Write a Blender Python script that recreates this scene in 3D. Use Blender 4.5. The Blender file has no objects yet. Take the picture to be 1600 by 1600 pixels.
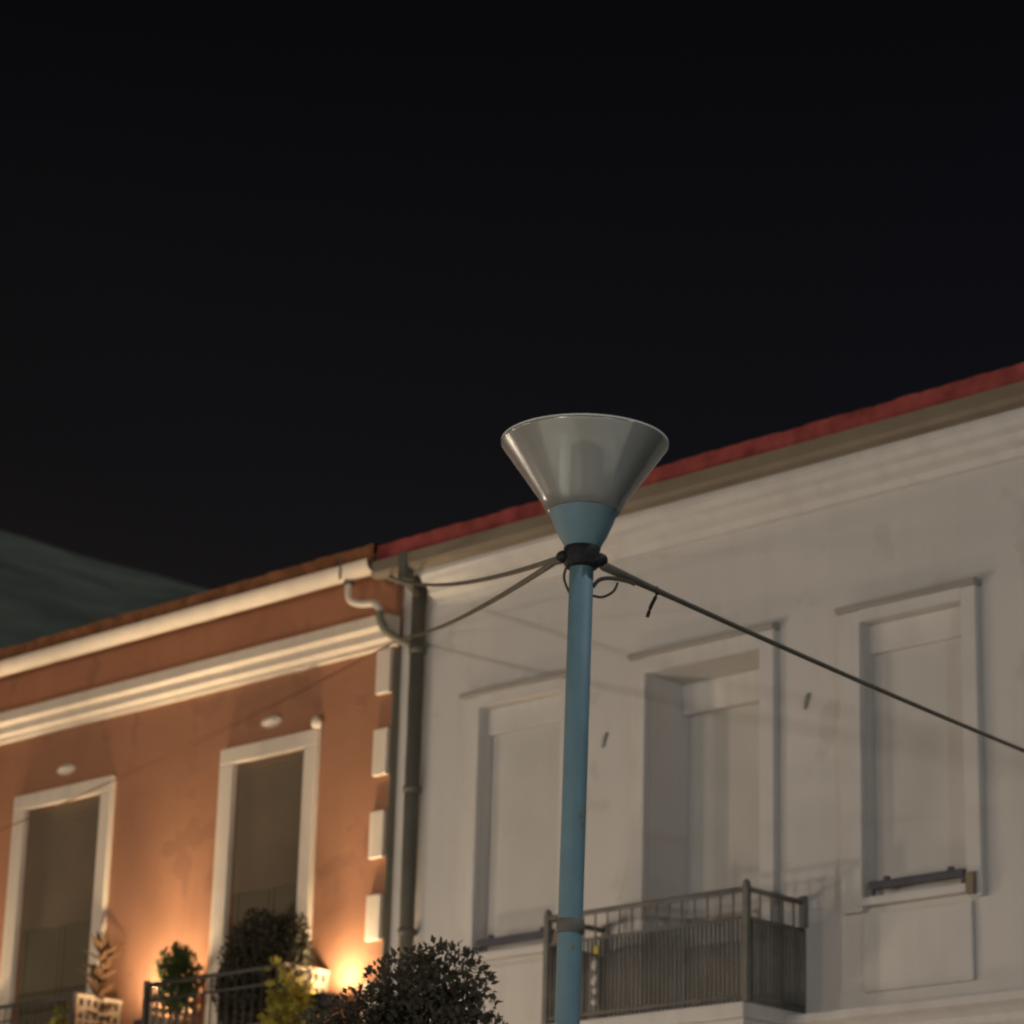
import bpy, bmesh, math, random
from mathutils import Vector, Matrix
R = math.radians
rnd = random.Random(7)
sc = bpy.context.scene
col = sc.collection

# ------------------------------------------------------------------ materials
def mat(name, base, rough=0.8, var=0.12, scale=1.5, bump=0.0, bscale=60, spec=0.3, metal=0.0,
        stains=None, trans=0.0):
    m = bpy.data.materials.new(name); m.use_nodes = True
    nt = m.node_tree; N = nt.nodes; L = nt.links
    p = N['Principled BSDF']
    p.inputs['Roughness'].default_value = rough
    p.inputs['Metallic'].default_value = metal
    p.inputs['Specular IOR Level'].default_value = spec
    tc = N.new('ShaderNodeTexCoord')
    n = N.new('ShaderNodeTexNoise'); n.inputs['Scale'].default_value = scale
    n.inputs['Detail'].default_value = 6; n.inputs['Roughness'].default_value = 0.6
    L.new(tc.outputs['Object'], n.inputs['Vector'])
    r = N.new('ShaderNodeValToRGB')
    r.color_ramp.elements[0].position = 0.3; r.color_ramp.elements[1].position = 0.7
    r.color_ramp.elements[0].color = tuple(c * (1 - var) for c in base) + (1,)
    r.color_ramp.elements[1].color = tuple(min(1, c * (1 + var)) for c in base) + (1,)
    L.new(n.outputs['Fac'], r.inputs['Fac'])
    out = r.outputs['Color']
    if stains:                                   # streaks running down the plaster
        mp = N.new('ShaderNodeMapping'); mp.inputs['Scale'].default_value = (2.2, 2.2, 0.22)
        L.new(tc.outputs['Object'], mp.inputs['Vector'])
        n2 = N.new('ShaderNodeTexNoise'); n2.inputs['Scale'].default_value = 2.5; n2.inputs['Detail'].default_value = 8
        L.new(mp.outputs['Vector'], n2.inputs['Vector'])
        r2 = N.new('ShaderNodeValToRGB')
        r2.color_ramp.elements[0].position = 0.45; r2.color_ramp.elements[1].position = 0.75
        r2.color_ramp.elements[0].color = (0, 0, 0, 1)
        r2.color_ramp.elements[1].color = (stains[3],) * 3 + (1,)
        L.new(n2.outputs['Fac'], r2.inputs['Fac'])
        mx = N.new('ShaderNodeMixRGB'); mx.inputs['Color2'].default_value = tuple(stains[:3]) + (1,)
        L.new(r2.outputs['Color'], mx.inputs['Fac']); L.new(out, mx.inputs['Color1'])
        out = mx.outputs['Color']
    L.new(out, p.inputs['Base Color'])
    if bump:
        nb = N.new('ShaderNodeTexNoise'); nb.inputs['Scale'].default_value = bscale; nb.inputs['Detail'].default_value = 5
        L.new(tc.outputs['Object'], nb.inputs['Vector'])
        b = N.new('ShaderNodeBump'); b.inputs['Strength'].default_value = bump; b.inputs['Distance'].default_value = 0.02
        L.new(nb.outputs['Fac'], b.inputs['Height']); L.new(b.outputs['Normal'], p.inputs['Normal'])
    if trans:
        t = N.new('ShaderNodeBsdfTranslucent'); L.new(out, t.inputs['Color'])
        ms = N.new('ShaderNodeMixShader'); ms.inputs['Fac'].default_value = trans
        L.new(p.outputs['BSDF'], ms.inputs[1]); L.new(t.outputs['BSDF'], ms.inputs[2])
        L.new(ms.outputs['Shader'], N['Material Output'].inputs['Surface'])
    return m

def emit(name, colr, s):
    m = bpy.data.materials.new(name); m.use_nodes = True
    nt = m.node_tree; nt.nodes.clear()
    e = nt.nodes.new('ShaderNodeEmission'); e.inputs['Color'].default_value = tuple(colr) + (1,)
    e.inputs['Strength'].default_value = s
    o = nt.nodes.new('ShaderNodeOutputMaterial'); nt.links.new(e.outputs[0], o.inputs['Surface'])
    return m

M = {}
M['plaster'] = mat('cream_plaster', (0.60, 0.575, 0.54), 0.9, 0.05, 0.7, 0.25, 45, 0.15, stains=(0.48, 0.46, 0.43, 0.22))
M['plaster_trim'] = mat('cream_trim_plaster', (0.61, 0.585, 0.55), 0.88, 0.05, 1.5, 0.2, 50, 0.15, stains=(0.40, 0.39, 0.36, 0.30))
M['shutter_grey'] = mat('grey_shutter_paint', (0.545, 0.525, 0.49), 0.7, 0.05, 2.0, 0.0)
M['terracotta'] = mat('terracotta_render', (0.36, 0.172, 0.098), 0.9, 0.08, 0.9, 0.25, 45, 0.15, stains=(0.29, 0.138, 0.078, 0.35))
M['cream'] = mat('cream_paint', (0.66, 0.57, 0.47), 0.8, 0.05, 2.0, 0.15, 50, 0.2, stains=(0.45, 0.38, 0.30, 0.3))
M['shutter_brown'] = mat('brown_shutter_paint', (0.145, 0.108, 0.072), 0.75, 0.08, 2.0)
M['glass_dark'] = mat('dark_door_glass', (0.125, 0.105, 0.068), 0.6, 0.12, 1.2, spec=0.2)
M['roof_red'] = mat('red_clay_tile', (0.31, 0.068, 0.060), 0.9, 0.4, 5.0, 0.3, 40, 0.2)
M['roof_brown'] = mat('brown_clay_tile', (0.25, 0.105, 0.048), 0.9, 0.45, 5.0, 0.3, 40, 0.2)
M['gutter_brown'] = mat('brown_gutter_metal', (0.215, 0.175, 0.125), 0.6, 0.15, 2.0)
M['pipe_dark'] = mat('dark_pipe_paint', (0.115, 0.107, 0.086), 0.75, 0.15, 2.5)
M['iron'] = mat('dark_iron_paint', (0.055, 0.05, 0.045), 0.6, 0.2, 6.0)  # railing paint darkened for the unlit balcony fronts
M['iron_balcony'] = mat('grey_iron_paint', (0.165, 0.156, 0.137), 0.7, 0.2, 6.0)
M['iron_cream'] = mat('beige_iron_paint', (0.50, 0.40, 0.29), 0.6, 0.15, 6.0)  # same railing paint with the floodlight put into it, for side rails
M['screen'] = mat('grey_woven_screen', (0.245, 0.23, 0.205), 0.9, 0.16, 3.5, 0.5, 90, 0.1)
M['rail_navy'] = mat('navy_rail_paint', (0.085, 0.085, 0.105), 0.5, 0.15, 5.0)
M['teal'] = mat('teal_pole_paint', (0.116, 0.196, 0.226), 0.6, 0.10, 5.0, 0.1, 80, 0.3, stains=(0.15, 0.185, 0.17, 0.5))
def flecks(m, colr, thr=.68, scale=14):
    nt = m.node_tree; N = nt.nodes; L = nt.links; pb = N['Principled BSDF']
    src = pb.inputs['Base Color'].links[0].from_socket
    tc = N.new('ShaderNodeTexCoord'); n = N.new('ShaderNodeTexNoise'); n.inputs['Scale'].default_value = scale; n.inputs['Detail'].default_value = 9
    L.new(tc.outputs['Object'], n.inputs['Vector'])
    r = N.new('ShaderNodeValToRGB'); r.color_ramp.elements[0].position = thr; r.color_ramp.elements[1].position = thr + .05
    L.new(n.outputs['Fac'], r.inputs['Fac'])
    mx = N.new('ShaderNodeMixRGB'); mx.inputs['Color2'].default_value = tuple(colr) + (1,)
    L.new(r.outputs['Color'], mx.inputs['Fac']); L.new(src, mx.inputs['Color1']); L.new(mx.outputs['Color'], pb.inputs['Base Color'])
flecks(M['teal'], (0.17, 0.11, 0.07), .66, 9)
flecks(M['plaster'], (0.545, 0.52, 0.48), .60, 2.2)
flecks(M['terracotta'], (0.31, 0.150, 0.088), .58, 2.6)
M['lid'] = mat('milky_lamp_lid', (0.88, 0.86, 0.78), 0.8, 0.08, 4.0, trans=0.55)
M['bulb'] = mat('grey_lamp_tube', (0.24, 0.235, 0.21), 0.6, 0.08, 3.0)
M['rod'] = mat('pale_metal_rod', (0.84, 0.97, 1.0), 0.5, 0.05, 3.0, spec=0.6)
M['tape'] = mat('black_rubber_tape', (0.012, 0.012, 0.013), 0.6, 0.2, 20, 0.4, 60, 0.25)
M['cable'] = mat('weathered_cable', (0.115, 0.095, 0.07), 0.7, 0.2, 6)
M['cable_dark'] = mat('dark_cable', (0.05, 0.042, 0.032), 0.7, 0.2, 6)
M['leaf_dark'] = mat('dark_tree_leaf', (0.096, 0.084, 0.060), 1.0, 0.12, 9.0, spec=0.0, trans=0.5)
M['leaf_bush'] = mat('dark_bush_leaf', (0.062, 0.056, 0.040), 1.0, 0.15, 9.0, spec=0.0, trans=0.2)
M['leaf_green'] = mat('green_leaf', (0.075, 0.105, 0.035), 0.6, 0.3, 9.0, spec=0.25, trans=0.3)
M['leaf_yellow'] = mat('yellow_green_leaf', (0.34, 0.30, 0.06), 0.6, 0.3, 9.0, spec=0.25, trans=0.4)
M['leaf_brown'] = mat('brown_green_leaf', (0.15, 0.085, 0.045), 0.6, 0.25, 9.0, spec=0.2, trans=0.35)
M['bark'] = mat('bark', (0.10, 0.075, 0.055), 0.95, 0.3, 12, 0.6, 30)
M['pot'] = mat('clay_pot', (0.36, 0.16, 0.09), 0.85, 0.15, 6, 0.2)
M['pot_white'] = mat('white_pot', (0.62, 0.56, 0.47), 0.7, 0.08, 6)
M['soil'] = mat('soil', (0.06, 0.045, 0.03), 1.0, 0.3, 20)
M['wire_brown'] = mat('brown_wire', (0.16, 0.075, 0.04), 0.9, 0.2, 6)
M['strip'] = mat('grey_corner_strip', (0.19, 0.175, 0.13), 0.8, 0.15, 3.0)  # grey with shade put in, for house side and lower drain
M['hood'] = mat('weathered_hood', (0.34, 0.32, 0.285), 0.9, 0.1, 4.0)  # shadow line above the openings put into this grey; wall hooks share it
M['bead'] = mat('white_beads', (0.55, 0.52, 0.48), 0.6, 0.05, 10)
M['tag'] = mat('yellow_tag', (0.42, 0.36, 0.04), 0.6, 0.1, 10)
M['asphalt'] = mat('asphalt', (0.06, 0.058, 0.055), 0.9, 0.2, 1.2, 0.5, 70)
M['paving'] = mat('stone_paving', (0.34, 0.31, 0.27), 0.85, 0.15, 1.5, 0.3, 30)
M['kerb'] = mat('kerb_stone', (0.36, 0.34, 0.31), 0.9, 0.12, 2.0, 0.3, 30)
M['hill'] = mat('hill_scrub', (0.092, 0.100, 0.080), 1.0, 0.45, 0.06, 0.0, spec=0.0)
M['black_metal'] = mat('black_lamp_metal', (0.03, 0.03, 0.032), 0.5, 0.1, 8)
M['warm_globe'] = emit('lit_globe_warm', (1.0, 0.80, 0.61), 375)
M['low_globe'] = emit('lit_globe_low', (1.0, 0.78, 0.57), 95)
M['left_globe'] = emit('lit_globe_left', (1.0, 0.80, 0.61), 330)
M['white_globe'] = emit('lit_globe_white', (1.0, 0.93, 0.86), 1950)  # added fill source, evens out the house fronts
M['cool_globe'] = emit('lit_globe_cool', (0.84, 0.94, 1.0), 750)
M['flood_lens'] = emit('lit_flood_lens', (1.0, 0.62, 0.28), 60)
# hazy acrylic of the lamp's cone
def diffuser_mat():
    m = bpy.data.materials.new('hazy_acrylic'); m.use_nodes = True
    nt = m.node_tree; N = nt.nodes; L = nt.links; N.clear()
    tr = N.new('ShaderNodeBsdfTransparent'); tr.inputs['Color'].default_value = (0.98, 0.97, 0.95, 1)
    df = N.new('ShaderNodeBsdfDiffuse'); tl = N.new('ShaderNodeBsdfTranslucent')
    tc = N.new('ShaderNodeTexCoord'); n = N.new('ShaderNodeTexNoise')
    mp = N.new('ShaderNodeMapping'); mp.inputs['Scale'].default_value = (6, 6, 1.2)
    n.inputs['Scale'].default_value = 2.0; n.inputs['Detail'].default_value = 6
    L.new(tc.outputs['Object'], mp.inputs['Vector']); L.new(mp.outputs['Vector'], n.inputs['Vector'])
    r = N.new('ShaderNodeValToRGB')
    r.color_ramp.elements[0].color = (0.90, 0.87, 0.79, 1); r.color_ramp.elements[1].color = (0.97, 0.94, 0.86, 1)
    L.new(n.outputs['Fac'], r.inputs['Fac'])
    for s in (df, tl): L.new(r.outputs['Color'], s.inputs['Color'])
    a = N.new('ShaderNodeMixShader'); a.inputs['Fac'].default_value = 0.42
    L.new(df.outputs[0], a.inputs[1]); L.new(tl.outputs[0], a.inputs[2])
    b = N.new('ShaderNodeMixShader'); b.inputs['Fac'].default_value = 0.30
    L.new(tr.outputs[0], b.inputs[1]); L.new(a.outputs[0], b.inputs[2])
    g = N.new('ShaderNodeBsdfGlossy'); g.inputs['Roughness'].default_value = 0.2
    fr = N.new('ShaderNodeFresnel'); fr.inputs['IOR'].default_value = 1.75
    c = N.new('ShaderNodeMixShader'); L.new(fr.outputs[0], c.inputs['Fac'])
    L.new(b.outputs[0], c.inputs[1]); L.new(g.outputs[0], c.inputs[2])
    o = N.new('ShaderNodeOutputMaterial'); L.new(c.outputs[0], o.inputs['Surface'])
    return m
M['acrylic'] = diffuser_mat()

# ------------------------------------------------------------------ mesh helpers
class MB:
    def __init__(s): s.bm = bmesh.new()
    def face(s, pts):
        return s.bm.faces.new([s.bm.verts.new(p) for p in pts])
    def box(s, x0, x1, y0, y1, z0, z1, bev=0.0):
        r = bmesh.ops.create_cube(s.bm, size=1)
        vs = r['verts']
        for v in vs:
            v.co = Vector((x0 + (v.co.x + .5) * (x1 - x0), y0 + (v.co.y + .5) * (y1 - y0), z0 + (v.co.z + .5) * (z1 - z0)))
        if bev:
            es = list({e for v in vs for e in v.link_edges})
            bmesh.ops.bevel(s.bm, geom=es, offset=bev, segments=2, affect='EDGES', profile=0.6)
        return s
    def tube(s, pts, r, seg=10, cap=True, radii=None):
        pts = [Vector(p) for p in pts]
        rings = []
        for i, p in enumerate(pts):
            a = pts[max(0, i - 1)]; b = pts[min(len(pts) - 1, i + 1)]
            d = (b - a).normalized()
            up = Vector((0, 0, 1)) if abs(d.z) < 0.95 else Vector((1, 0, 0))
            u = d.cross(up).normalized(); v = u.cross(d).normalized()
            rr = radii[i] if radii else r
            rings.append([s.bm.verts.new(p + u * (math.cos(t) * rr) + v * (math.sin(t) * rr))
                          for t in [2 * math.pi * k / seg for k in range(seg)]])
        for A, B in zip(rings, rings[1:]):
            for k in range(seg):
                f = s.bm.faces.new((A[k], A[(k + 1) % seg], B[(k + 1) % seg], B[k])); f.smooth = True
        if cap:
            s.bm.faces.new(rings[0][::-1]); s.bm.faces.new(rings[-1])
        return s
    def lathe(s, prof, c=(0, 0, 0), seg=40, smooth=True):
        c = Vector(c); rings = []
        for r, z in prof:
            if r < 1e-5: rings.append([s.bm.verts.new(c + Vector((0, 0, z)))])
            else: rings.append([s.bm.verts.new(c + Vector((r * math.cos(2 * math.pi * k / seg), r * math.sin(2 * math.pi * k / seg), z))) for k in range(seg)])
        for A, B in zip(rings, rings[1:]):
            for k in range(seg):
                k2 = (k + 1) % seg
                if len(A) == 1 and len(B) == 1: continue
                if len(A) == 1: f = s.bm.faces.new((A[0], B[k2], B[k]))
                elif len(B) == 1: f = s.bm.faces.new((A[k], A[k2], B[0]))
                else: f = s.bm.faces.new((A[k], A[k2], B[k2], B[k]))
                f.smooth = smooth
        return s
    def ball(s, c, r, sx=1, sy=1, sz=1, seg=14):
        n = seg // 2
        old = set(s.bm.verts)
        prof = [(r * math.sin(math.pi * i / n), -r * math.cos(math.pi * i / n)) for i in range(n + 1)]
        prof[0] = (0, -r); prof[-1] = (0, r)
        s.lathe(prof, (0, 0, 0), seg)
        for v in [v for v in s.bm.verts if v not in old]:
            v.co = Vector((c[0] + v.co.x * sx, c[1] + v.co.y * sy, c[2] + v.co.z * sz))
        return s
    def prism_x(s, prof, x0, x1):               # (y,z) outline carried along x
        A = [s.bm.verts.new((x0, y, z)) for y, z in prof]; B = [s.bm.verts.new((x1, y, z)) for y, z in prof]
        n = len(prof)
        for i in range(n):
            j = (i + 1) % n
            s.bm.faces.new((A[i], A[j], B[j], B[i]))
        s.bm.faces.new(A[::-1]); s.bm.faces.new(B)
        return s
    def leaf(s, p, d, n, l, w):
        d = d.normalized(); sd = d.cross(n)
        if sd.length < 1e-4: sd = d.orthogonal()
        sd.normalize(); nn = sd.cross(d)
        p = Vector(p)
        a = s.bm.verts.new(p); b = s.bm.verts.new(p + d * l * .45 + sd * w * .5 + nn * w * .12)
        c = s.bm.verts.new(p + d * l - nn * l * .12); e = s.bm.verts.new(p + d * l * .45 - sd * w * .5 + nn * w * .12)
        m = s.bm.verts.new(p + d * l * .5)
        s.bm.faces.new((a, b, m)); s.bm.faces.new((b, c, m)); s.bm.faces.new((c, e, m)); s.bm.faces.new((e, a, m))
    def build(s, name, m, parent=None, recalc=True):
        if recalc: bmesh.ops.recalc_face_normals(s.bm, faces=s.bm.faces[:])
        me = bpy.data.meshes.new(name); s.bm.to_mesh(me); s.bm.free()
        me.materials.append(m)
        o = bpy.data.objects.new(name, me); col.objects.link(o)
        if parent is not None: attach(o, parent)
        return o

def smooth(pts, n=6):
    P = [Vector(p) for p in pts]; out = []
    for i in range(len(P) - 1):
        p0 = P[max(0, i - 1)]; p1 = P[i]; p2 = P[i + 1]; p3 = P[min(len(P) - 1, i + 2)]
        for k in range(n):
            t = k / n
            out.append(0.5 * ((2 * p1) + (p2 - p0) * t + (2 * p0 - 5 * p1 + 4 * p2 - p3) * t * t + (3 * p1 - p0 - 3 * p2 + p3) * t ** 3))
    out.append(P[-1]); return out
def world_loc(o):
    v = Vector(o.location)
    while o.parent: o = o.parent; v += o.location if False else Vector((0, 0, 0))
    return v
def root_of(o):
    while o.parent: o = o.parent
    return o
def attach(o, parent):
    o.parent = parent
    r = root_of(parent)
    if parent is r: o.matrix_parent_inverse = Matrix.Translation(-Vector(r.location))

def thing(name, label, cat, loc, group=None):
    o = bpy.data.objects.new(name, None); o.empty_display_size = 0.2
    col.objects.link(o); o.location = loc
    o['label'] = label; o['category'] = cat
    if group: o['group'] = group
    return o
def tag(o, label, cat, group=None):
    o['label'] = label; o['category'] = cat
    if group: o['group'] = group
    return o

def facade(mb, x0, x1, z0, z1, y0, y1, holes):
    """front wall slab with rectangular openings and their reveals"""
    xs = sorted({x0, x1} | {h[0] for h in holes} | {h[1] for h in holes})
    zs = sorted({z0, z1} | {h[2] for h in holes} | {h[3] for h in holes})
    def inside(a, b): return any(h[0] < a < h[1] and h[2] < b < h[3] for h in holes)
    for xa, xb in zip(xs, xs[1:]):
        for za, zb in zip(zs, zs[1:]):
            if inside((xa + xb) / 2, (za + zb) / 2): continue
            mb.face([(xa, y0, za), (xb, y0, za), (xb, y0, zb), (xa, y0, zb)])
            mb.face([(xa, y1, za), (xa, y1, zb), (xb, y1, zb), (xb, y1, za)])
    for a, b, c, d in holes:
        mb.face([(a, y0, c), (a, y0, d), (a, y1, d), (a, y1, c)])
        mb.face([(b, y0, c), (b, y1, c), (b, y1, d), (b, y0, d)])
        mb.face([(a, y0, d), (b, y0, d), (b, y1, d), (a, y1, d)])
        mb.face([(a, y0, c), (a, y1, c), (b, y1, c), (b, y0, c)])
    mb.face([(x0, y0, z1), (x1, y0, z1), (x1, y1, z1), (x0, y1, z1)])
    mb.face([(x0, y0, z0), (x0, y1, z0), (x1, y1, z0), (x1, y0, z0)])
    mb.face([(x0, y0, z0), (x0, y0, z1), (x0, y1, z1), (x0, y1, z0)])
    mb.face([(x1, y0, z0), (x1, y1, z0), (x1, y1, z1), (x1, y0, z1)])
    bmesh.ops.remove_doubles(mb.bm, verts=mb.bm.verts[:], dist=1e-4)

def roof_mb(x0, x1, ye, ze, slope, run, seed, skirt=.17):
    rr = random.Random(seed)
    mb = MB(); per = 0.23; sub = 6
    n = int((x1 - x0) / per * sub); rows = int(run / 0.36)
    t = math.tan(slope)
    grid = []
    for r_ in range(rows):
        jit = [rr.uniform(-.005, .005) for _ in range(int((x1 - x0) / per) + 2)]
        for e in (0, 1):
            row = []
            for i in range(n + 1):
                x = x0 + (x1 - x0) * i / n
                y = ye + run * (r_ + e) / rows
                k = int((x - x0) / per)
                z = ze + (y - ye) * t + 0.005 * abs(math.sin(math.pi * (x - x0) / per)) + (0.035 if e == 0 else 0.0) + jit[k]
                if e == 0: y -= 0.02 + jit[k]
                row.append(mb.bm.verts.new((x, y, z)))
            grid.append(row)
    for A, B in zip(grid, grid[1:]):
        for i in range(n): mb.bm.faces.new((A[i], A[i + 1], B[i + 1], B[i]))
    low = [mb.bm.verts.new((v.co.x, v.co.y + .012, ze - skirt)) for v in grid[0]]
    for i in range(n): mb.bm.faces.new((low[i], low[i + 1], grid[0][i + 1], grid[0][i]))
    # rear slope and gable ends as one plain sheet each
    yr = ye + run; zr = ze + run * t
    yb = yr + run
    mb.face([(x0, yr, zr + .03), (x1, yr, zr + .03), (x1, yb, ze), (x0, yb, ze)])
    for x in (x0, x1): mb.face([(x, ye, ze - .02), (x, yr, zr), (x, yb, ze - .02)])
    mb.face([(x0, ye, ze - .031), (x1, ye, ze - .031), (x1, yb, ze - .031), (x0, yb, ze - .031)])
    mb.tube([(x0, yr, zr + .05), (x1, yr, zr + .05)], 0.11, 8)
    return mb

# ------------------------------------------------------------------ ground and hill
g = MB(); g.face([(-900, -900, 0), (900, -900, 0), (900, 900, 0), (-900, 900, 0)])
o = g.build('street', M['asphalt']); o['kind'] = 'structure'; o['label'] = 'asphalt street in front of the houses'
g = MB(); g.box(-45, 12, 14.2, 18.6, 0.0, 0.13)
o = g.build('pavement', M['paving']); o['kind'] = 'structure'; o['label'] = 'stone pavement along the house fronts'
g = MB(); g.box(-45, 12, 14.05, 14.198, 0.0, 0.14, 0.02)
o = g.build('kerb', M['kerb']); o['kind'] = 'structure'; o['label'] = 'stone kerb of the pavement'

def hash_noise(x, y):
    return (math.sin(x * 1.3 + 2.1 * math.sin(y * .7)) + math.sin(y * 1.7 + 1.3 * math.sin(x * .9)) + .5 * math.sin(x * 3.9 + y * 3.1)) / 2.5
h = MB(); V = []
AZ = [(-80 + i * 0.5) for i in range(0, 221)]; RR = [150 + 25 * j for j in range(0, 29)]
for a in AZ:
    ridge = 160 - 1.75 * (a + 55) if a > -55 else 160 + 1.2 * (-55 - a) ** 0.8
    ridge = max(14, ridge)
    row = []
    for r_ in RR:
        k = (r_ - 150) / 350
        if k <= 1: z = ridge * (k * k * (3 - 2 * k) * .35 + k * .65)
        else: z = ridge * max(0, 1 - (k - 1) * .8)
        nz = hash_noise(a * .55, r_ * .012) * 3.0 * min(1, k * 2) * (0.3 if abs(k - 1) < .12 else 1)
        row.append(h.bm.verts.new((r_ * math.sin(R(a)), r_ * math.cos(R(a)), z + nz - 1)))
    V.append(row)
for A, B in zip(V, V[1:]):
    for j in range(len(RR) - 1):
        f = h.bm.faces.new((A[j], B[j], B[j + 1], A[j + 1])); f.smooth = True
o = h.build('hill', M['hill']); o['kind'] = 'structure'; o['label'] = 'dark scrub covered hill behind the rooftops'

# ------------------------------------------------------------------ cream building (right)
Y0 = 18.0
WB = thing('cream_building', 'long cream plastered two storey building with red tile roof behind the blue lamp post', 'building', (-13.4, 22.0, 0))
XL, XR = -19.20, -7.6
wins = [(-18.08, -17.08), (-13.82, -12.84), (-11.58, -10.60)]
door = (-16.10, -14.85)
ZT = 8.24
holes = [(a, b, 6.02, ZT) for a, b in wins] + [(door[0], door[1], 5.20, ZT - .03)]
holes += [(-18.3, -16.9, 0.3, 3.3), (-15.9, -14.7, 0.2, 3.3), (-13.9, -12.4, 0.3, 3.3), (-11.6, -10.4, 0.3, 3.3)]
mb = MB(); facade(mb, XL, XR, 0.13, 9.60, Y0, Y0 + .62, holes)
mb.box(XL, XL + .4, Y0 + .62, 26.0, 0.0, 9.6); mb.box(XR - .4, XR, Y0 + .62, 26.0, 0.0, 9.6)
mb.box(XL, XR, 26.0, 26.4, 0.0, 9.6)
mb.box(XL + .4, XR - .4, Y0 + .64, Y0 + .70, 0.1, 9.5)         # dark inner lining
mb.build('wall', M['plaster'], WB)
for a, b in ((-18.3, -16.9), (-15.9, -14.7), (-13.9, -12.4), (-11.6, -10.4)):
    mb = MB(); mb.box(a, b, Y0 + .3, Y0 + .34, 0.3, 3.3)
    for k in range(1, 12): mb.box(a, b, Y0 + .285, Y0 + .3, .3 + k * .25, .32 + k * .25)
    mb.build('shop_shutter', M['shutter_grey'], WB)
# crowning cornice
mb = MB(); mb.prism_x([(Y0 - .001, 9.60), (Y0 - .30, 9.60), (Y0 - .30, 9.535), (Y0 - .265, 9.515), (Y0 - .24, 9.47), (Y0 - .17, 9.445), (Y0 - .16, 9.39), (Y0 - .07, 9.355), (Y0 - .05, 9.30), (Y0 - .001, 9.29)], XL + .50, XR)
mb.build('cornice', M['plaster_trim'], WB)
mb = MB(); mb.box(XL + .02, XR, Y0 - .33, Y0 + .1, 9.602, 9.66)
mb.build('eave_board', M['plaster_trim'], WB)
mb = MB(); mb.prism_x([(Y0 - .33, 9.565), (Y0 - .43, 9.575), (Y0 - .455, 9.61), (Y0 - .46, 9.715), (Y0 - .445, 9.715), (Y0 - .43, 9.62), (Y0 - .34, 9.61), (Y0 - .335, 9.70), (Y0 - .33, 9.70)], XL + .02, XR)
mb.build('gutter', M['gutter_brown'], WB)
roof_mb(XL + .0, XR, Y0 - .345, 9.865, R(14), 4.5, 3).build('roof', M['roof_red'], WB)
# string course at floor level
mb = MB()
prof = [(Y0 - .001, 5.16), (Y0 - .24, 5.15), (Y0 - .24, 5.09), (Y0 - .17, 5.06), (Y0 - .11, 5.02), (Y0 - .11, 4.97), (Y0 - .04, 4.90), (Y0 - .001, 4.89)]
mb.prism_x(prof, XL + .1, -16.552); mb.prism_x(prof, -14.438, XR)
mb.build('string_course', M['plaster_trim'], WB)

def surround(x0, x1, a, b, zb, zt, ztop, yf, t):
    mb = MB()
    mb.box(x0, a, yf - t, yf - .001, zb, ztop - .001, .012)
    mb.box(b, x1, yf - t, yf - .001, zb, ztop - .001, .012)
    mb.box(x0 - .0, x1 + .0, yf - t - .012, yf - .001, zt, ztop + .02, .012) if False else mb.box(a - .001, b + .001, yf - t, yf - .001, zt, ztop - .001, .0)
    return mb
def shade_lip(x0, x1, ztop, yf, t, parent):  # lip whose dark colour stands for the shadow over the surround
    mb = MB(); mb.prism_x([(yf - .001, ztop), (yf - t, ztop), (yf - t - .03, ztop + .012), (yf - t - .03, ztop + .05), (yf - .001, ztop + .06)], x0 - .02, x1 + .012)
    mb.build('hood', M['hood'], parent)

def window(a, b):
    x0, x1 = a - .20, b + .14
    w = surround(x0, x1, a, b, 5.92, ZT, 8.34, Y0, .08).build('window', M['plaster_trim'], WB); shade_lip(x0, x1, 8.34, Y0, .08, w)
    mb = MB(); mb.box(a, b, Y0 + .045, Y0 + .30, ZT - .24, ZT - .002, .01); mb.build('shutter_box', M['plaster_trim'], w)
    zt = ZT - .24; zb = 6.05
    mb = MB(); mb.box(a + .004, b - .004, Y0 + .10, Y0 + .13, zb, zt - .001)
    for k in range(1, 9): mb.box(a + .004, b - .004, Y0 + .0985, Y0 + .0999, zb + (zt - zb) * k / 9 - .03, zb + (zt - zb) * k / 9)
    mb.build('shutter', M['shutter_grey'], w)
    mb = MB(); mb.box(a - .05, b + .02, Y0 - .11, Y0 + .098, 5.955, 6.022, .012); mb.build('sill', M['plaster_trim'], w)
    mb = MB(); mb.box(a - .02, b + .02, Y0 - .045, Y0 - .001, 5.30, 5.90, .015)
    mb.build('apron_panel', M['plaster_trim'], w)
    mb = MB(); mb.box(a + .09, b - .0, Y0 - .115, Y0 - .065, 6.075, 6.135, .008)
    for x in (a + .25, b - .13): mb.box(x - .02, x + .02, Y0 - .11, Y0 - .07, 6.12, 6.165, .004)
    for x in (a + .10, b - .03): mb.box(x, x + .03, Y0 - .10, Y0 - .07, 6.02, 6.08)
    mb.build('guard_rail', M['rail_navy'], w)
    mb = MB(); mb.box(b + .03, b + .10, Y0 - .135, Y0 - .081, 5.93, 6.10, .01); mb.build('rail_bracket', M['gutter_brown'], w)
for a, b in wins: window(a, b)

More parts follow.
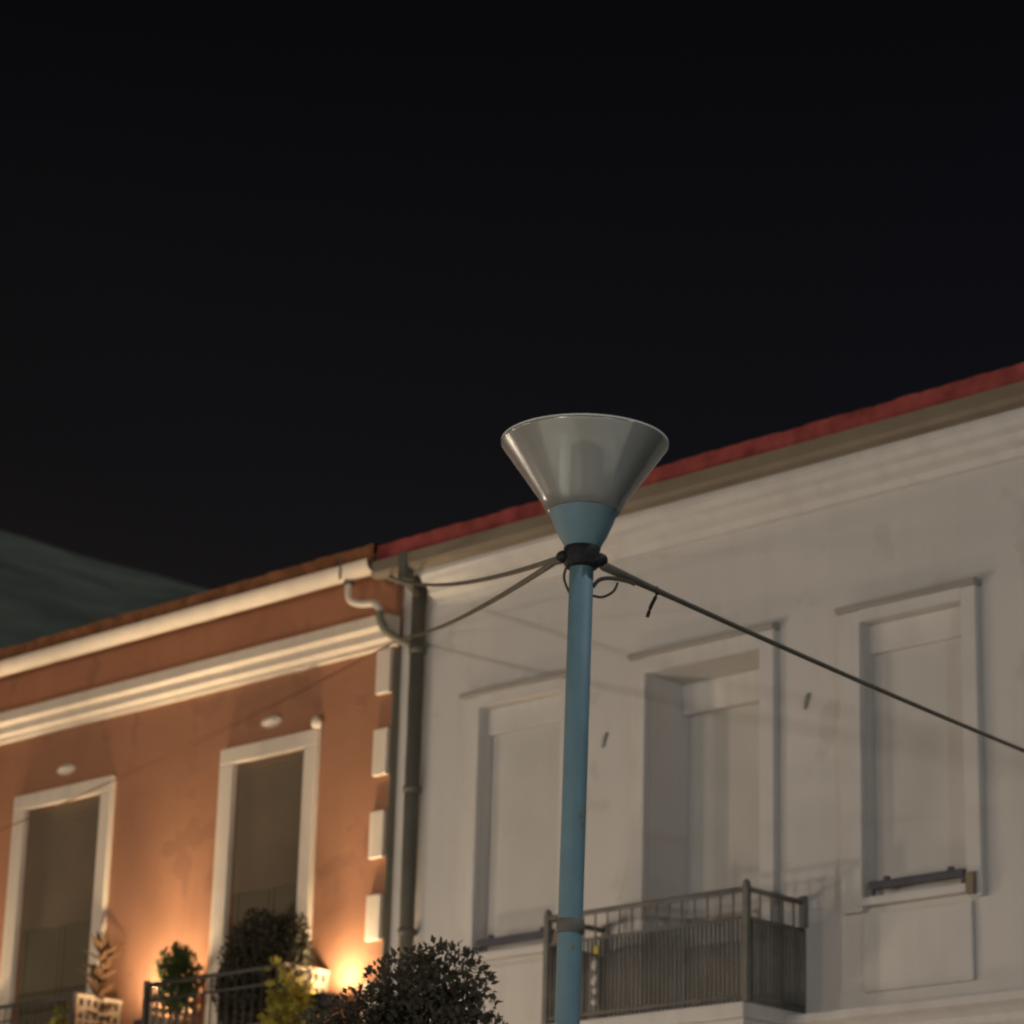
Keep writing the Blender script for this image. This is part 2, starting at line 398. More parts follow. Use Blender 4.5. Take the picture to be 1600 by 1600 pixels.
# balcony door
a, b = door
d = surround(a - .15, b + .15, a, b, 5.2, ZT - .03, 8.35, Y0, .08).build('balcony_door', M['plaster_trim'], WB); shade_lip(a - .15, b + .15, 8.35, Y0, .08, d)
mb = MB(); mb.box(a, b, Y0 + .40, Y0 + .60, ZT - .30, ZT - .032, .01); mb.build('shutter_box', M['plaster_trim'], d)
zt = ZT - .30; zb = 5.22
mb = MB(); mb.box(a + .004, b - .004, Y0 + .495, Y0 + .525, zb, zt - .001)
for k in range(1, 11): mb.box(a + .004, b - .004, Y0 + .4935, Y0 + .4949, zb + (zt - zb) * k / 11 - .03, zb + (zt - zb) * k / 11)
mb.build('shutter', M['shutter_grey'], d)

# small hooks on the wall
for x, z in ((-16.62, 7.72), (-14.42, 7.70)):
    mb = MB(); mb.tube([(x + .03, Y0 - .001, z + .06), (x + .02, Y0 - .025, z + .03), (x - .01, Y0 - .015, z - .06)], .014, 8); mb.build('wall_hook', M['hood'], WB)

# downpipe of the cream building
mb = MB()
mb.tube([(-18.885, Y0 - .10, 9.60), (-18.885, Y0 - .10, 6), (-18.885, Y0 - .10, .2)], .068, 14)
mb.build('downpipe', M['pipe_dark'], WB)
mb = MB(); mb.box(-18.79, -18.69, Y0 - .475, Y0 - .36, 9.46, 9.735, .01)
mb.tube([(-18.74, Y0 - .40, 9.50), (-18.80, Y0 - .30, 9.46), (-18.885, Y0 - .11, 9.42)], .04, 10)
mb.build('gutter_outlet', M['pipe_dark'], WB)
for z in (8.9, 7.6, 6.3, 4.8):
    mb = MB(); mb.lathe([(.072, -.03), (.080, -.03), (.080, .03), (.072, .03)], (-18.885, Y0 - .10, z), 16); mb.box(-18.9, -18.87, Y0 - .03, Y0 - .001, z - .02, z + .02)
    mb.build('pipe_clamp', M['pipe_dark'], WB)

# balcony of the cream building
bx0, bx1, by, fz, rz = -16.55, -14.44, 17.28, 5.20, 6.07
mb = MB(); mb.box(bx0, bx1, by - .04, Y0 - .001, 5.08, fz, .015)
mb.box(bx0 + .03, bx1 - .03, by + .0, Y0 - .002, 5.0, 5.079, .01)
BAL = mb.build('balcony', M['plaster_trim'], WB)
for x in (bx0 + .25, (bx0 + bx1) / 2, bx1 - .25):
    mb = MB(); mb.prism_x([(Y0 - .002, 4.999), (by + .12, 4.999), (by + .13, 4.93), (Y0 - .25, 4.80), (Y0 - .10, 4.62), (Y0 - .002, 4.58)], x - .07, x + .07)
    mb.build('bracket', M['plaster_trim'], BAL)
def rail_panel(p0, p1, z0, z1, zm, step, bar, mb, rings=True):
    p0 = Vector(p0); p1 = Vector(p1); L = (p1 - p0).length; n = max(2, int(L / step))
    u = (p1 - p0) / L
    for zz, r_ in ((z1, .022), (zm, .013), (z0 + .05, .013)):
        mb.tube([p0 + Vector((0, 0, zz)), p1 + Vector((0, 0, zz))], r_, 8)
    for k in range(n + 1):
        q = p0.lerp(p1, k / n)
        mb.tube([q + Vector((0, 0, z0)), q + Vector((0, 0, zm if rings else z1))], bar, 6)
    if rings:                                           # short close bars between the two upper rails
        m = int(L / .13)
        for k in range(m + 1):
            q = p0.lerp(p1, k / m)
            mb.tube([q + Vector((0, 0, zm)), q + Vector((0, 0, z1))], .0075, 6)
zm = 5.85
mb = MB(); rail_panel((bx0, by, 0), (bx1, by, 0), fz, rz, zm, .044, .0115, mb)
for x in (bx0, bx1):
    mb.box(x - .026, x + .026, by - .026, by + .026, fz, rz + .03, .004); mb.ball((x, by, rz + .045), .03)
mb.build('railing', M['iron_balcony'], BAL)
for x in (bx0, bx1):
    mb = MB(); rail_panel((x, by + .03, 0), (x, Y0 - .02, 0), fz, rz, zm, .040, .0115, mb)
    mb.box(x - .03, x + .03, Y0 - .05, Y0 - .002, rz - .2, rz + .05, .006)
    mb.build('side_railing', M['iron_balcony'], BAL)

# ------------------------------------------------------------------ terracotta building (left)
YT = 17.92
TB = thing('terracotta_building', 'terracotta coloured house with cream trim and floodlit balconies', 'building', (-25.6, 22.0, 0))
TX0, TX1 = -32.0, -19.21
doors = [(-24.66, -23.40), (-21.35, -20.33), (-28.0, -26.8)]
holes = [(a_, b_, 5.2, 8.20) for a_, b_ in doors] + [(a_ - .1, b_ + .1, .2, 3.4) for a_, b_ in doors]
mb = MB(); facade(mb, TX0, TX1, 0.13, 9.72, YT, YT + .6, holes)
mb.box(TX0, TX0 + .4, YT + .6, 26, 0, 9.6); mb.box(TX1 - .4, TX1 - .01, YT + .6, 26, 0, 9.6); mb.box(TX0, TX1 - .01, 26, 26.4, 0, 9.6)
mb.box(TX0 + .4, TX1 - .4, YT + .62, YT + .68, 0.1, 9.5)
mb.build('wall', M['terracotta'], TB)
for a_, b_ in doors:
    mb = MB(); mb.box(a_ - .1, b_ + .1, YT + .3, YT + .34, .2, 3.4)
    mb.build('shop_shutter', M['shutter_brown'], TB)
mb = MB(); mb.prism_x([(YT - .001, 9.275), (YT - .19, 9.27), (YT - .19, 9.165), (YT - .13, 9.135), (YT - .13, 9.06), (YT - .07, 9.03), (YT - .07, 9.0), (YT - .001, 8.99)], TX0, TX1 + .06)
mb.build('moulding', M['cream'], TB)
mb = MB(); mb.box(TX0, TX1, YT - .25, YT + .1, 9.725, 9.86)
mb.build('eave_board', M['terracotta'], TB)
mb = MB()
n = 10; cy, cz, rr = YT - .345, 9.73, .115
outer = [(cy - rr * math.cos(math.pi * k / n), cz - rr * math.sin(math.pi * k / n)) for k in range(n + 1)]
inner = [(cy + (rr - .008) * math.cos(math.pi * k / n), cz - (rr - .008) * math.sin(math.pi * k / n)) for k in range(n + 1)]
mb.prism_x(outer + inner, TX0, TX1 + .06)
mb.build('gutter', M['cream'], TB)
roof_mb(TX0, TX1 - .0, YT - .30, 9.885, R(13), 4.5, 5, .16).build('roof', M['roof_brown'], TB)
# quoins at the corner
for zt_, zb_ in ((8.985, 8.56), (8.23, 7.79), (7.46, 7.02), (6.69, 6.27), (5.90, 5.48), (5.12, 4.70), (4.34, 3.92), (3.56, 3.14), (2.78, 2.36), (2.0, 1.58)):
    mb = MB(); mb.box(-19.40, TX1 - .004, YT - .05, YT - .001, zb_, zt_ - .002, .012); mb.build('quoin', M['cream'], TB)
mb = MB(); mb.box(TX1 + .001, TX1 + .012, YT - .004, Y0 - .002, 0.2, 8.98); mb.build('corner_strip', M['strip'], TB)  # dark cover on the side face, its shade put into the colour
# balcony doors
for a_, b_ in doors:
    x0, x1 = a_ - .20, b_ + .17
    mb = MB()
    mb.box(x0, a_, YT - .07, YT - .001, 5.2, 8.20, .012); mb.box(b_, x1, YT - .07, YT - .001, 5.2, 8.20, .012)
    mb.box(x0, x1, YT - .072, YT - .001, 8.201, 8.36, .012)
    D_ = mb.build('balcony_door', M['cream'], TB)
    mb = MB(); zs0, zs1 = 6.93, 8.195; n = 22
    for k in range(n):
        z0 = zs0 + (zs1 - zs0) * k / n; z1 = zs0 + (zs1 - zs0) * (k + 1) / n
        mb.prism_x([(YT + .012, z0), (YT + .0108, z0 + .014), (YT + .0108, z1 - .014), (YT + .012, z1 - .001), (YT + .03, z1 - .001), (YT + .03, z0)], a_ + .004, b_ - .004)
    mb.build('roller_shutter', M['shutter_brown'], D_)
    mb = MB(); xm = (a_ + b_) / 2
    mb.box(a_, b_, YT + .045, YT + .06, 5.21, 8.19)
    mb.build('door_glass', M['glass_dark'], D_)
    mb = MB()
    for u0, u1 in ((a_, xm - .005), (xm + .005, b_)):
        mb.box(u0, u0 + .07, YT + .034, YT + .044, 5.22, 6.99); mb.box(u1 - .07, u1, YT + .034, YT + .044, 5.22, 6.99)
        mb.box(u0 + .07, u1 - .07, YT + .034, YT + .044, 5.22, 5.60)
    mb.build('door_frame', M['glass_dark'], D_)
    mb = MB(); mb.ball(((a_ + b_) / 2 - .03, YT - .02, 8.545), .15, 1, .35, .40, 20)
    mb.ball(((a_ + b_) / 2 - .03, YT - .06, 8.545), .08, 1, .35, .40, 16)
    mb.build('ornament', M['cream'], TB)
    if a_ != -21.35: continue
    mb = MB(); mb.ball((x1 - .03, YT - .05, 8.42), .062, 1, .8, 1.05); mb.tube([(x1 - .03, YT - .04, 8.36), (x1 - .03, YT - .04, 8.40)], .04, 10)
    mb.build('finial', M['cream'], D_)
# swan-neck drain from the gutter to the neighbour's downpipe
mb = MB()
mb.tube(smooth([(-19.50, YT - .345, 9.63), (-19.50, YT - .345, 9.50), (-19.48, YT - .33, 9.42), (-19.38, YT - .30, 9.375), (-19.24, YT - .27, 9.36), (-19.17, YT - .26, 9.31), (-19.155, YT - .257, 9.25)]), .035, 12)
mb.build('drain_pipe', M['cream'], TB)
mb = MB()
mb.tube(smooth([(-19.155, YT - .257, 9.27), (-19.15, YT - .255, 9.20), (-19.10, YT - .22, 9.08), (-19.0, YT - .12, 8.99), (-18.93, YT - .03, 8.95)]), .037, 12)
mb.build('drain_elbow', M['strip'], TB)  # run of the drain in shadow, shade put into its grey
mb = MB(); mb.lathe([(.036, -.02), (.046, -.02), (.046, .02), (.036, .02)], (-19.50, YT - .345, 9.585), 14); mb.tube([(-19.50, YT - .46, 9.60), (-19.50, YT - .46, 9.84)], .012, 6)
mb.build('pipe_clamp', M['pipe_dark'], TB)
# balconies
def t_balcony(x0, x1):
    yb = 17.34
    mb = MB(); mb.box(x0 - .02, x1 + .02, yb - .04, YT - .001, 5.07, 5.20, .015)
    B = mb.build('balcony', M['cream'], TB)
    def side(x):
        mb = MB(); p0 = Vector((x, yb + .02, 0)); p1 = Vector((x, YT - .02, 0)); L_ = (p1 - p0).length
        mb.box(x - .03, x + .03, yb + .028, YT - .002, 6.02, 6.065, .008)
        mb.box(x - .02, x + .02, yb + .028, YT - .002, 5.80, 5.83); mb.box(x - .02, x + .02, yb + .028, YT - .002, 5.25, 5.28)
        for k in range(7):
            y = yb + .05 + (YT - .07 - yb) * k / 6
            mb.box(x - .014, x + .014, y - .016, y + .016, 5.2, 6.02)
        for k in range(6):
            y = yb + .05 + (YT - .07 - yb) * (k + .5) / 6
            for z in (5.92, 5.72, 5.52, 5.36): mb.ball((x, y, z), .038, .6, 1, 1.1, 10)
        return mb.build('side_railing', M['iron_cream'], B)
    side(x0); side(x1)
    mb = MB(); rail_panel((x0, yb, 0), (x1, yb, 0), 5.2, 6.03, 5.88, .115, .008, mb, False)
    for x in (x0, x1): mb.box(x - .024, x + .024, yb - .024, yb + .024, 5.2, 6.07, .004)
    mb.build('railing', M['iron'], B)
t_balcony(-25.20, -22.92); t_balcony(-21.80, -19.92)

# ------------------------------------------------------------------ floodlights on the terracotta front
FL = [(-22.10, 5.70, 'floodlight on the terracotta wall between the two balconies'),
      (-19.62, 5.72, 'floodlight on the terracotta wall beside the corner quoins'),
      (-25.72, 5.66, 'floodlight on the terracotta wall past the farther balcony')]
for x, z, lab in FL:
    t = thing('floodlight', 'small lit ' + lab, 'floodlight', (x, YT, z), 'floodlights on the terracotta house')
    yc = YT - .30
    mb = MB(); mb.prism_x([(yc - .07, z - .05), (yc + .07, z - .05), (yc + .085, z + .0), (yc + .09, z + .06), (yc + .08, z + .06), (yc + .076, z + .005), (yc - .076, z + .005), (yc - .08, z + .06), (yc - .09, z + .06), (yc - .085, z + .0)], x - .11, x + .11); mb.box(x - .11, x - .10, yc - .08, yc + .08, z + .0, z + .055); mb.box(x + .10, x + .11, yc - .08, yc + .08, z + .0, z + .055)
    for k in range(6): mb.box(x - .10 + k * .036, x - .085 + k * .036, yc - .05, yc + .05, z - .08, z - .051)
    mb.build('housing', M['black_metal'], t)
    mb = MB(); mb.box(x - .098, x + .098, yc - .075, yc + .075, z + .006, z + .02); mb.build('lens', M['flood_lens'], t)
    mb = MB(); mb.box(x - .015, x + .015, yc + .075, YT - .001, z - .03, z - .01); mb.box(x - .05, x + .05, YT - .012, YT - .001, z - .07, z + .03); mb.build('bracket', M['black_metal'], t)
    k_ = 2.7 if x < -22 else 1.0
    for nm, ang, pw, dy, off in (('beam', 62, 300, -.13, .36), ('glow', 174, 80, .05, .22)):
        ld = bpy.data.lights.new('floodlight_' + nm, 'SPOT'); ld.energy = pw * (k_ if nm == 'glow' else 1); ld.color = (1.0, .77, .48)
        ld.spot_size = R(ang); ld.spot_blend = 1.0; ld.shadow_soft_size = .07
        lo = bpy.data.objects.new('floodlight_' + nm, ld); col.objects.link(lo)
        lo.location = (x, YT - off - (.06 if k_ > 2 and nm == 'glow' else 0), z + .075)
        lo.rotation_euler = Vector((0, dy, 1)).to_track_quat('-Z', 'Y').to_euler()
        attach(lo, t)

# ------------------------------------------------------------------ plants
def leaves(mb, blobs, n, size, rg, up=.2, shell=.55):
    tot = sum(b[3] * b[4] * b[5] for b in blobs)
    for bx, by_, bz, rx, ry, rz_ in blobs:
        k = int(n * rx * ry * rz_ / tot)
        for _ in range(k):
            v = Vector((rg.gauss(0, 1), rg.gauss(0, 1), rg.gauss(0, 1))).normalized()
            f = shell + (1 - shell) * rg.random() ** .6
            f *= 1 + .14 * math.sin(v.x * 5 + bx * 9) * math.sin(v.z * 6 + bz * 5)
            p = Vector((bx + v.x * rx * f, by_ + v.y * ry * f, bz + v.z * rz_ * f))
            d_ = v * .8 + Vector((rg.gauss(0, .6), rg.gauss(0, .6), rg.gauss(up, .6)))
            nn = Vector((rg.gauss(0, 1), rg.gauss(0, 1), rg.gauss(.6, 1)))
            s_ = size * rg.uniform(.65, 1.25)
            mb.leaf(p, d_, nn, s_, s_ * rg.uniform(.45, .65))
def pot(parent, x, y, z0, r, h_, m):
    mb = MB(); mb.lathe([(0, 0), (r * .7, 0), (r * .95, h_ * .86), (r * 1.06, h_ * .86), (r * 1.06, h_), (r * .93, h_), (r * .90, h_ * .88), (0, h_ * .88)], (x, y, z0), 24)
    pt = mb.build('pot', m, parent)
    mb = MB(); mb.lathe([(0, h_ * .90), (r * .89, h_ * .885)], (x, y, z0), 20); mb.build('soil', M['soil'], pt, recalc=False)

grp = 'potted plants on the balconies'
FLR = 5.2
# big dark bush before the nearer door
x, y = -20.29, 17.55
t = thing('potted_bush', 'large dark potted bush on the balcony in front of the nearer brown shuttered door', 'plant', (x, y, FLR), grp)
pot(t, x, y, FLR, .19, .34, M['pot'])
mb = MB(); mb.tube(smooth([(x, y, FLR + .3), (x + .02, y, FLR + .55), (x - .01, y, FLR + .85)], 4), .025, 8)
for q in ((-.2, .02, .9), (.2, -.04, .95), (.0, .08, 1.05), (.1, -.1, .8)): mb.tube([(x, y, FLR + .5), (x + q[0], y + q[1], FLR + q[2])], .012, 6)
mb.build('stem', M['bark'], t)
mb = MB(); leaves(mb, [(x - .16, y, 6.05, .54, .20, .42), (x + .17, y, 6.24, .30, .2, .30), (x - .20, y, 6.32, .36, .18, .30), (x + .26, y, 6.0, .24, .2, .32), (x - .4, y, 5.85, .3, .2, .35), (x + .0, y, 5.72, .40, .2, .26), (x - .05, y, 6.05, .28, .1, .30)], 17000, .05, random.Random(11), shell=.3)
mb.build('foliage', M['leaf_bush'], t)
# round little bush on the left end
x, y = -21.66, 17.58
t = thing('potted_bush', 'small round green potted bush at the far end of the nearer terracotta house balcony', 'plant', (x, y, FLR), grp)
pot(t, x, y, FLR, .14, .30, M['pot'])
mb = MB(); mb.tube([(x, y, FLR + .26), (x + .015, y, FLR + .6), (x, y, FLR + .95)], .018, 8); mb.build('stem', M['bark'], t)
mb = MB(); leaves(mb, [(x, y, 6.22, .19, .17, .20), (x + .07, y, 6.14, .18, .16, .17), (x - .05, y, 6.08, .17, .14, .14), (x + .02, y, 5.95, .2, .15, .16)], 1500, .065, random.Random(5), shell=.3)
mb.build('foliage', M['leaf_green'], t)
# yellow-green lit plant by the nearer side railing
x, y = -20.06, 17.60
t = thing('potted_plant', 'bright yellow green potted plant beside the side railing nearest the corner floodlight', 'plant', (x, y, FLR), grp)
pot(t, x, y, FLR, .12, .24, M['pot_white'])
mb = MB()
for q in ((-.12, 0, .5), (.08, -.05, .62), (.0, .06, .7), (-.05, -.1, .75)): mb.tube(smooth([(x, y, FLR + .2), (x + q[0] * .4, y + q[1] * .4, FLR + q[2] * .6), (x + q[0], y + q[1], FLR + q[2])], 3), .008, 6)
mb.tube(smooth([(x, y, FLR + .2), (x + .03, y - .1, FLR + .75), (x + .10, y - .25, FLR + .93), (x + .22, y - .30, FLR + .7), (x + .28, y - .26, FLR + .4)], 4), .008, 6)
mb.build('stem', M['leaf_green'], t)
mb = MB(); leaves(mb, [(x + .30, y - .20, 5.70, .15, .16, .16), (x + .20, y - .28, 5.80, .12, .10, .12), (x + .14, y - .32, 6.00, .07, .06, .07), (x + .22, y - .28, 5.56, .20, .16, .12)], 520, .09, random.Random(8), up=-.1, shell=.3)
mb.build('foliage', M['leaf_yellow'], t)
# broad brownish leaves at the right end of the farther balcony
x, y = -22.99, 17.68
t = thing('potted_plant', 'tall potted plant with broad brownish leaves at the lit end of the farther balcony', 'plant', (x, y, FLR), grp)
pot(t, x, y, FLR, .15, .32, M['pot'])
mb = MB(); mb.tube(smooth([(x, y, FLR + .28), (x + .03, y, FLR + .7), (x + .01, y, FLR + 1.1), (x + .04, y, FLR + 1.3)], 4), .016, 8)
mb.build('stem', M['bark'], t)
mb = MB(); rg = random.Random(21)
for k in range(46):
    zz = FLR + .45 + .85 * k / 46; an = k * 2.4
    d_ = Vector((math.cos(an), math.sin(an) * .7, rg.uniform(.15, .9)))
    mb.leaf((x + .02, y, zz), d_, Vector((0, 0, 1)), rg.uniform(.20, .34), rg.uniform(.09, .14))
for d_ in ((-.25, 0, 1), (.3, -.1, .9), (.1, .1, 1)): mb.leaf((x + .03, y, FLR + 1.22), Vector(d_), Vector((1, -.3, .2)), .34, .10)
mb.build('foliage', M['leaf_brown'], t)
# small yellowish plant behind the beige side rail of the farther balcony
x, y = -23.14, 17.46
t = thing('potted_plant', 'small yellowish potted plant behind the beige end rail of the farther balcony', 'plant', (x, y, FLR), grp)
pot(t, x, y, FLR, .12, .26, M['pot_white'])
mb = MB(); mb.tube([(x, y, FLR + .22), (x + .02, y, FLR + .6)], .01, 6); mb.build('stem', M['leaf_green'], t)
mb = MB(); leaves(mb, [(x, y, 5.80, .16, .12, .16), (x + .04, y, 5.66, .17, .12, .14)], 260, .11, random.Random(18), shell=.3)
mb.build('foliage', M['leaf_yellow'], t)

# street tree, only its crown reaches into the picture
tx, ty = -10.85, 10.35
t = thing('street_tree', 'dark leafy street tree in front of the two houses, its crown at the bottom', 'tree', (tx, ty, 0))
mb = MB(); mb.tube(smooth([(tx, ty, 0), (tx + .03, ty, .8), (tx - .02, ty + .02, 1.6), (tx, ty, 2.2), (tx + .02, ty, 3.0), (tx, ty, 3.7)], 4), .09, 12, radii=[.13 - .1 * i / 20 for i in range(21)])
for q in ((-.45, .2, 3.3), (.35, -.2, 3.4), (.1, .4, 3.6), (-.2, -.45, 3.2), (.5, .3, 3.0), (-.6, -.1, 2.9)):
    mb.tube(smooth([(tx, ty, 2.1), (tx + q[0] * .5, ty + q[1] * .5, 2.1 + (q[2] - 2.1) * .6), (tx + q[0], ty + q[1], q[2])], 4), .03, 8, radii=[.05 - .035 * i / 8 for i in range(9)])
mb.build('trunk', M['bark'], t)
ux, uy = .716, .697                                       # the direction the crown spreads in
def B(s, dz, r, rv=None, dd=0): return (tx + ux * s - uy * dd, ty + uy * s + ux * dd, 4.0 + dz, r, r, rv or r)
mb = MB()
leaves(mb, [B(.16, .08, .22, .20), B(-.02, .0, .24, .22), B(.26, -.10, .18, .20), B(.30, -.22, .10, .12), B(-.22, -.19, .25, .22), B(-.45, -.30, .22, .20), B(-.62, -.42, .2, .18), B(-.02, -.35, .40, .34, .1), B(.15, -.35, .34, .34, -.1),
            B(-.5, -.62, .34, .30), B(.1, -.75, .52, .42, .25), B(.0, -.8, .55, .42, -.3), B(-.35, -.95, .5, .4, .1), B(.35, -.95, .42, .4)], 46000, .043, random.Random(3), shell=.25)
mb.build('crown', M['leaf_dark'], t)

# ------------------------------------------------------------------ blue street lamp
px, py = -8.262, 8.698
t = thing('street_lamp', 'unlit teal blue street lamp with a clear cone shaped head, cables tied to its top', 'street lamp', (px, py, 0))
lean = Vector((.0119, .0114, 1.0))
def at(z): return Vector((px + lean.x * z * .66, py + lean.y * z * .66, z))
mb = MB(); mb.tube([at(0), at(1.0), at(2.2), at(3.4), at(4.5), at(5.47)], .0515, 24); mb.build('pole', M['teal'], t)
mb = MB(); mb.lathe([(.20, 0), (.20, .03), (.11, .05), (.09, .25), (.056, .30)], (px, py, 0.001), 28); mb.build('base', M['teal'], t)
hx, hy = at(5.6).x, at(5.6).y
mb = MB(); mb.lathe([(.05, 5.43), (.074, 5.44), (.082, 5.455), (.104, 5.495), (.124, 5.54), (.141, 5.585), (.151, 5.612), (.153, 5.622), (.150, 5.628), (.142, 5.615), (.0, 5.61)], (hx, hy, 0), 48)
mb.build('cup', M['teal'], t)
mb = MB(); mb.lathe([(.149, 5.600), (.160, 5.604), (.185, 5.655), (.358, 5.905), (.363, 5.912), (.360, 5.916), (.354, 5.908), (.181, 5.659), (.157, 5.609), (.148, 5.606)], (hx, hy, 0), 72)
mb.build('cone_shade', M['acrylic'], t)
mb = MB(); mb.lathe([(0, 5.913), (.352, 5.913), (.362, 5.917), (.362, 5.922), (.30, 5.928), (0, 5.932)], (hx, hy, 0), 72); mb.build('lid', M['lid'], t)
mb = MB(); mb.lathe([(0.0, 5.612), (.09, 5.612), (.09, 5.68), (.082, 5.70), (.082, 5.885), (.06, 5.905), (0, 5.906)], (hx, hy, 0), 28); mb.build('lamp_tube', M['bulb'], t)
for an, rr_ in ((274, .026), (34, .010), (154, .010)):
    cx, cy_ = hx + .128 * math.cos(R(an)), hy + .128 * math.sin(R(an))
    mb = MB(); mb.tube([(cx, cy_, 5.612), (cx, cy_, 5.912)], rr_, 10); mb.build('support_rod', M['rod'], t)
# strap low on the pole
mb = MB(); mb.lathe([(.0525, -.03), (.057, -.028), (.058, 0), (.057, .028), (.0525, .03)], at(3.81), 24); mb.build('strap', M['pipe_dark'], t)
# black tape wrap where the cables are tied
mb = MB(); c = at(5.40)
mb.lathe([(.052, -.05), (.066, -.048), (.078, -.03), (.07, -.012), (.082, .005), (.074, .02), (.08, .038), (.066, .052), (.052, .054)], c, 26)
mb.ball(c + Vector((-.055, -.055, .0)), .034, 1, 1, .8); mb.ball(c + Vector((.055, .045, -.012)), .038, 1.1, 1.1, .8)
mb.build('tape_wrap', M['tape'], t)
mb = MB()
rv = Vector((.716, .697, 0))                               # sideways as the wires leave
mb.tube(smooth([c - rv * .06 + Vector((0, 0, -.03)), c - rv * .075 + Vector((0, 0, -.09)), c - rv * .055 + Vector((0, 0, -.15)), c - rv * .045 + Vector((0, 0, -.16))], 5), .006, 6)
mb.build('cable_loop', M['cable_dark'], t); mb = MB()
mb.tube(smooth([c + rv * .05 + Vector((0, 0, -.13)), c + rv * .075 + Vector((0, 0, -.10)), c + rv * .12 + Vector((0, 0, -.09)), c + rv * .19 + Vector((0, 0, -.10)), c + rv * .23 + Vector((0, 0, -.115))], 5), .009, 6)
mb.build('cable_loop', M['cable_dark'], t); mb = MB()
mb.tube(smooth([c + rv * .05 + Vector((0, 0, -.17)), c + rv * .09 + Vector((0, 0, -.175)), c + rv * .135 + Vector((0, 0, -.15)), c + rv * .155 + Vector((0, 0, -.11))], 5), .006, 6)
mb.build('cable_loop', M['cable_dark'], t)

# ------------------------------------------------------------------ cables
def sag(a_, b_, s_, n=28):
    a_ = Vector(a_); b_ = Vector(b_)
    return [a_.lerp(b_, k / n) + Vector((0, 0, -s_ * 4 * (k / n) * (1 - k / n))) for k in range(n + 1)]
def cable(pts, r_, m, label, radii=None):
    mb = MB(); mb.tube(pts, r_, 8, radii=radii)
    return tag(mb.build('overhead_cable', m), label, 'cable', 'cables tied to the lamp and houses')
cL = c - rv * .115 + Vector((0, 0, -.012)); cR = c + rv * .10 + Vector((0, 0, -.04))
cable([c - rv * .06] + sag(cL, (-19.27, 17.86, 9.68), .10), .0125, M['cable'], 'upper of the two thin cables from the lamp to the house corner')
cable([c - rv * .06 + Vector((0, 0, -.012))] + sag(cL + Vector((0, 0, -.012)), (-19.08, 17.90, 9.055), .06), .0135, M['cable'], 'lower of the two thin cables from the lamp to the house corner')
endR = Vector((-11.30, 17.93, 6.47))
pts = sag(cR, endR, .03, 40)
cable([c + rv * .05] + pts, .013, M['cable'], 'cable running from the lamp down to the right across the cream house',
      radii=[.02] + [.022 - .009 * min(1, i / 3) for i in range(41)])
q = cR.lerp(endR, .0)
# loose end hanging from the right cable
def on_cable(f):
    i = int(f * 40); return pts[i]
s0 = pts[2].lerp(pts[3], .35)
mb = MB(); mb.tube(smooth([s0 + Vector((.0, .0, .015)), s0 + Vector((.004, .0, -.02)), s0 - rv * .02 + Vector((0, 0, -.07)), s0 - rv * .038 + Vector((0, 0, -.125))], 4), .0085, 8)
tag(mb.build('cable_end', M['cable_dark']), 'short loose cable end dangling from the right cable near the lamp', 'cable')
cable(sag((-19.06, 17.85, 9.03), (-28.5, 17.80, 7.6), .12), .007, M['wire_brown'], 'faint thin cable slanting across the terracotta wall')

# beads with a yellow tag on the balcony railing
bxp = -15.97
t = thing('bead_cord', 'string of white beads with yellow tag on the balcony railing behind the post', 'ornament', (bxp, by - .03, 5.25))
mb = MB(); mb.tube([(bxp, by - .035, 5.87), (bxp, by - .04, 5.28)], .004, 6); mb.build('cord', M['cable'], t)
mb = MB()
for z in (5.64, 5.61, 5.52, 5.49, 5.42, 5.33): mb.ball((bxp + rnd.uniform(-.012, .012), by - .05, z), .024, 1, 1, 1.3, 12)
mb.build('beads', M['bead'], t)
mb = MB(); mb.box(bxp - .022, bxp + .028, by - .052, by - .044, 5.715, 5.775, .003); mb.build('tag', M['tag'], t)

# ------------------------------------------------------------------ lit globe lamps of the street, below and beside the frame, plus an added fill globe
def globe_lamp(x, y, h_, m, label):
    t = thing('globe_lamp', label, 'street lamp', (x, y, 0), 'lit globe lamps along the street')
    mb = MB(); mb.lathe([(.14, 0), (.14, .04), (.07, .08), (.05, .4), (.04, h_ - .34), (.09, h_ - .31), (.09, h_ - .26), (0, h_ - .26)], (x, y, 0.001), 24); mb.build('post', M['black_metal'], t)
    mb = MB(); mb.ball((x, y, h_), .24, 1, 1, 1, 32); mb.build('globe', m, t)
globe_lamp(-23.4, 8.7, 2.75, M['left_globe'], 'lit warm globe street lamp standing opposite the terracotta house')
globe_lamp(-20.5, 3.6, 2.9, M['warm_globe'], 'lit warm globe street lamp in the middle of the square, left of the camera')
globe_lamp(-18.0, -2.0, 3.1, M['warm_globe'], 'lit warm globe street lamp farthest from the house fronts')
globe_lamp(-18.6, 14.3, 1.7, M['low_globe'], 'dim lit globe lamp on the pavement nearest the cream house')
globe_lamp(-4.0, -9.0, 3.6, M['white_globe'], 'lit white globe street lamp behind the camera')
globe_lamp(9.5, 3.5, 3.5, M['cool_globe'], 'lit cool white globe street lamp far to the right of the camera')

# ------------------------------------------------------------------ added fill sun, sky, camera
sd = bpy.data.lights.new('moon', 'SUN'); sd.energy = 0.95; sd.angle = R(.5); sd.color = (.92, .97, 1.0)  # added sun lamp from behind that brightens hill and roofs
so = bpy.data.objects.new('moon', sd); col.objects.link(so)
so.rotation_euler = Vector((-.42, -.40, -.81)).to_track_quat('-Z', 'Y').to_euler(); so.location = (0, 0, 60)

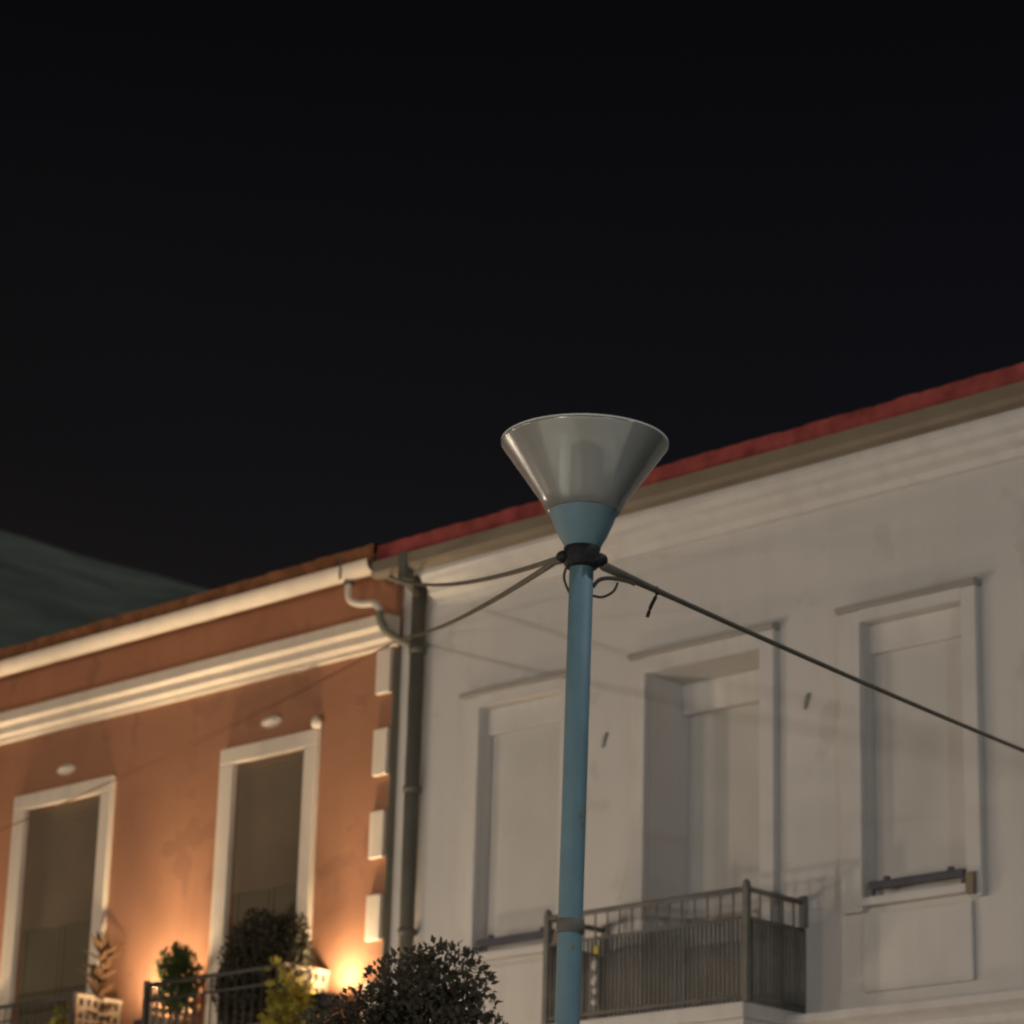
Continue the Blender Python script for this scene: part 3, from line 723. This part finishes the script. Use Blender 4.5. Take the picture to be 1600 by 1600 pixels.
w = bpy.data.worlds.new('World'); sc.world = w; w.use_nodes = True
nt = w.node_tree; N = nt.nodes; L = nt.links
bg = N['Background']; bg.inputs['Strength'].default_value = 1.0
tc = N.new('ShaderNodeTexCoord'); sp = N.new('ShaderNodeSeparateXYZ'); L.new(tc.outputs['Generated'], sp.inputs[0])
def ramp(stops):
    r = N.new('ShaderNodeValToRGB'); e = r.color_ramp.elements
    while len(e) < len(stops): e.new(.5)
    for el, (p, c_) in zip(e, stops): el.position = p; el.color = tuple(c_) + (1,)
    L.new(sp.outputs['Z'], r.inputs['Fac']); return r
r1 = ramp([(0, (.022, .018, .016)), (.27, (.0095, .0082, .0083)), (.33, (.0058, .0052, .0058)), (.47, (.0026, .0026, .0030)), (1, (.0015, .0016, .002))])
r2 = ramp([(0, (.012, .012, .015)), (.27, (.0060, .0064, .0092)), (.33, (.0050, .0053, .0076)), (.47, (.0026, .0027, .0036)), (1, (.0015, .0016, .0022))])
mr = N.new('ShaderNodeMapRange'); mr.inputs['From Min'].default_value = -.78; mr.inputs['From Max'].default_value = -.48
L.new(sp.outputs['X'], mr.inputs['Value'])
mx = N.new('ShaderNodeMixRGB'); L.new(mr.outputs['Result'], mx.inputs['Fac']); L.new(r1.outputs['Color'], mx.inputs['Color1']); L.new(r2.outputs['Color'], mx.inputs['Color2'])
L.new(mx.outputs['Color'], bg.inputs['Color'])

cd = bpy.data.cameras.new('camera'); cd.sensor_width = 36; cd.sensor_fit = 'HORIZONTAL'; cd.lens = 36 * 4600 / 1600
cd.clip_start = .1; cd.clip_end = 3000
cam = bpy.data.objects.new('camera', cd); col.objects.link(cam)
rot = Matrix(((0.71681053, 0.20208805, 0.6673403), (0.69675009, -0.24447935, -0.67436575), (0.02686966, 0.94836189, -0.31605024)))
cam.matrix_world = Matrix.Translation((0, 0, 1.6)) @ rot.to_4x4()
cd.dof.use_dof = True; cd.dof.focus_distance = 12.5; cd.dof.aperture_fstop = 3.3
sc.camera = cam

sc.render.engine = 'CYCLES'
sc.cycles.use_denoising = True
sc.cycles.filter_width = 2.2
sc.cycles.max_bounces = 8; sc.cycles.sample_clamp_indirect = 6
sc.view_settings.view_transform = 'Standard'; sc.view_settings.look = 'None'
sc.view_settings.exposure = 0; sc.view_settings.gamma = 1; sc.view_settings.use_curve_mapping = False
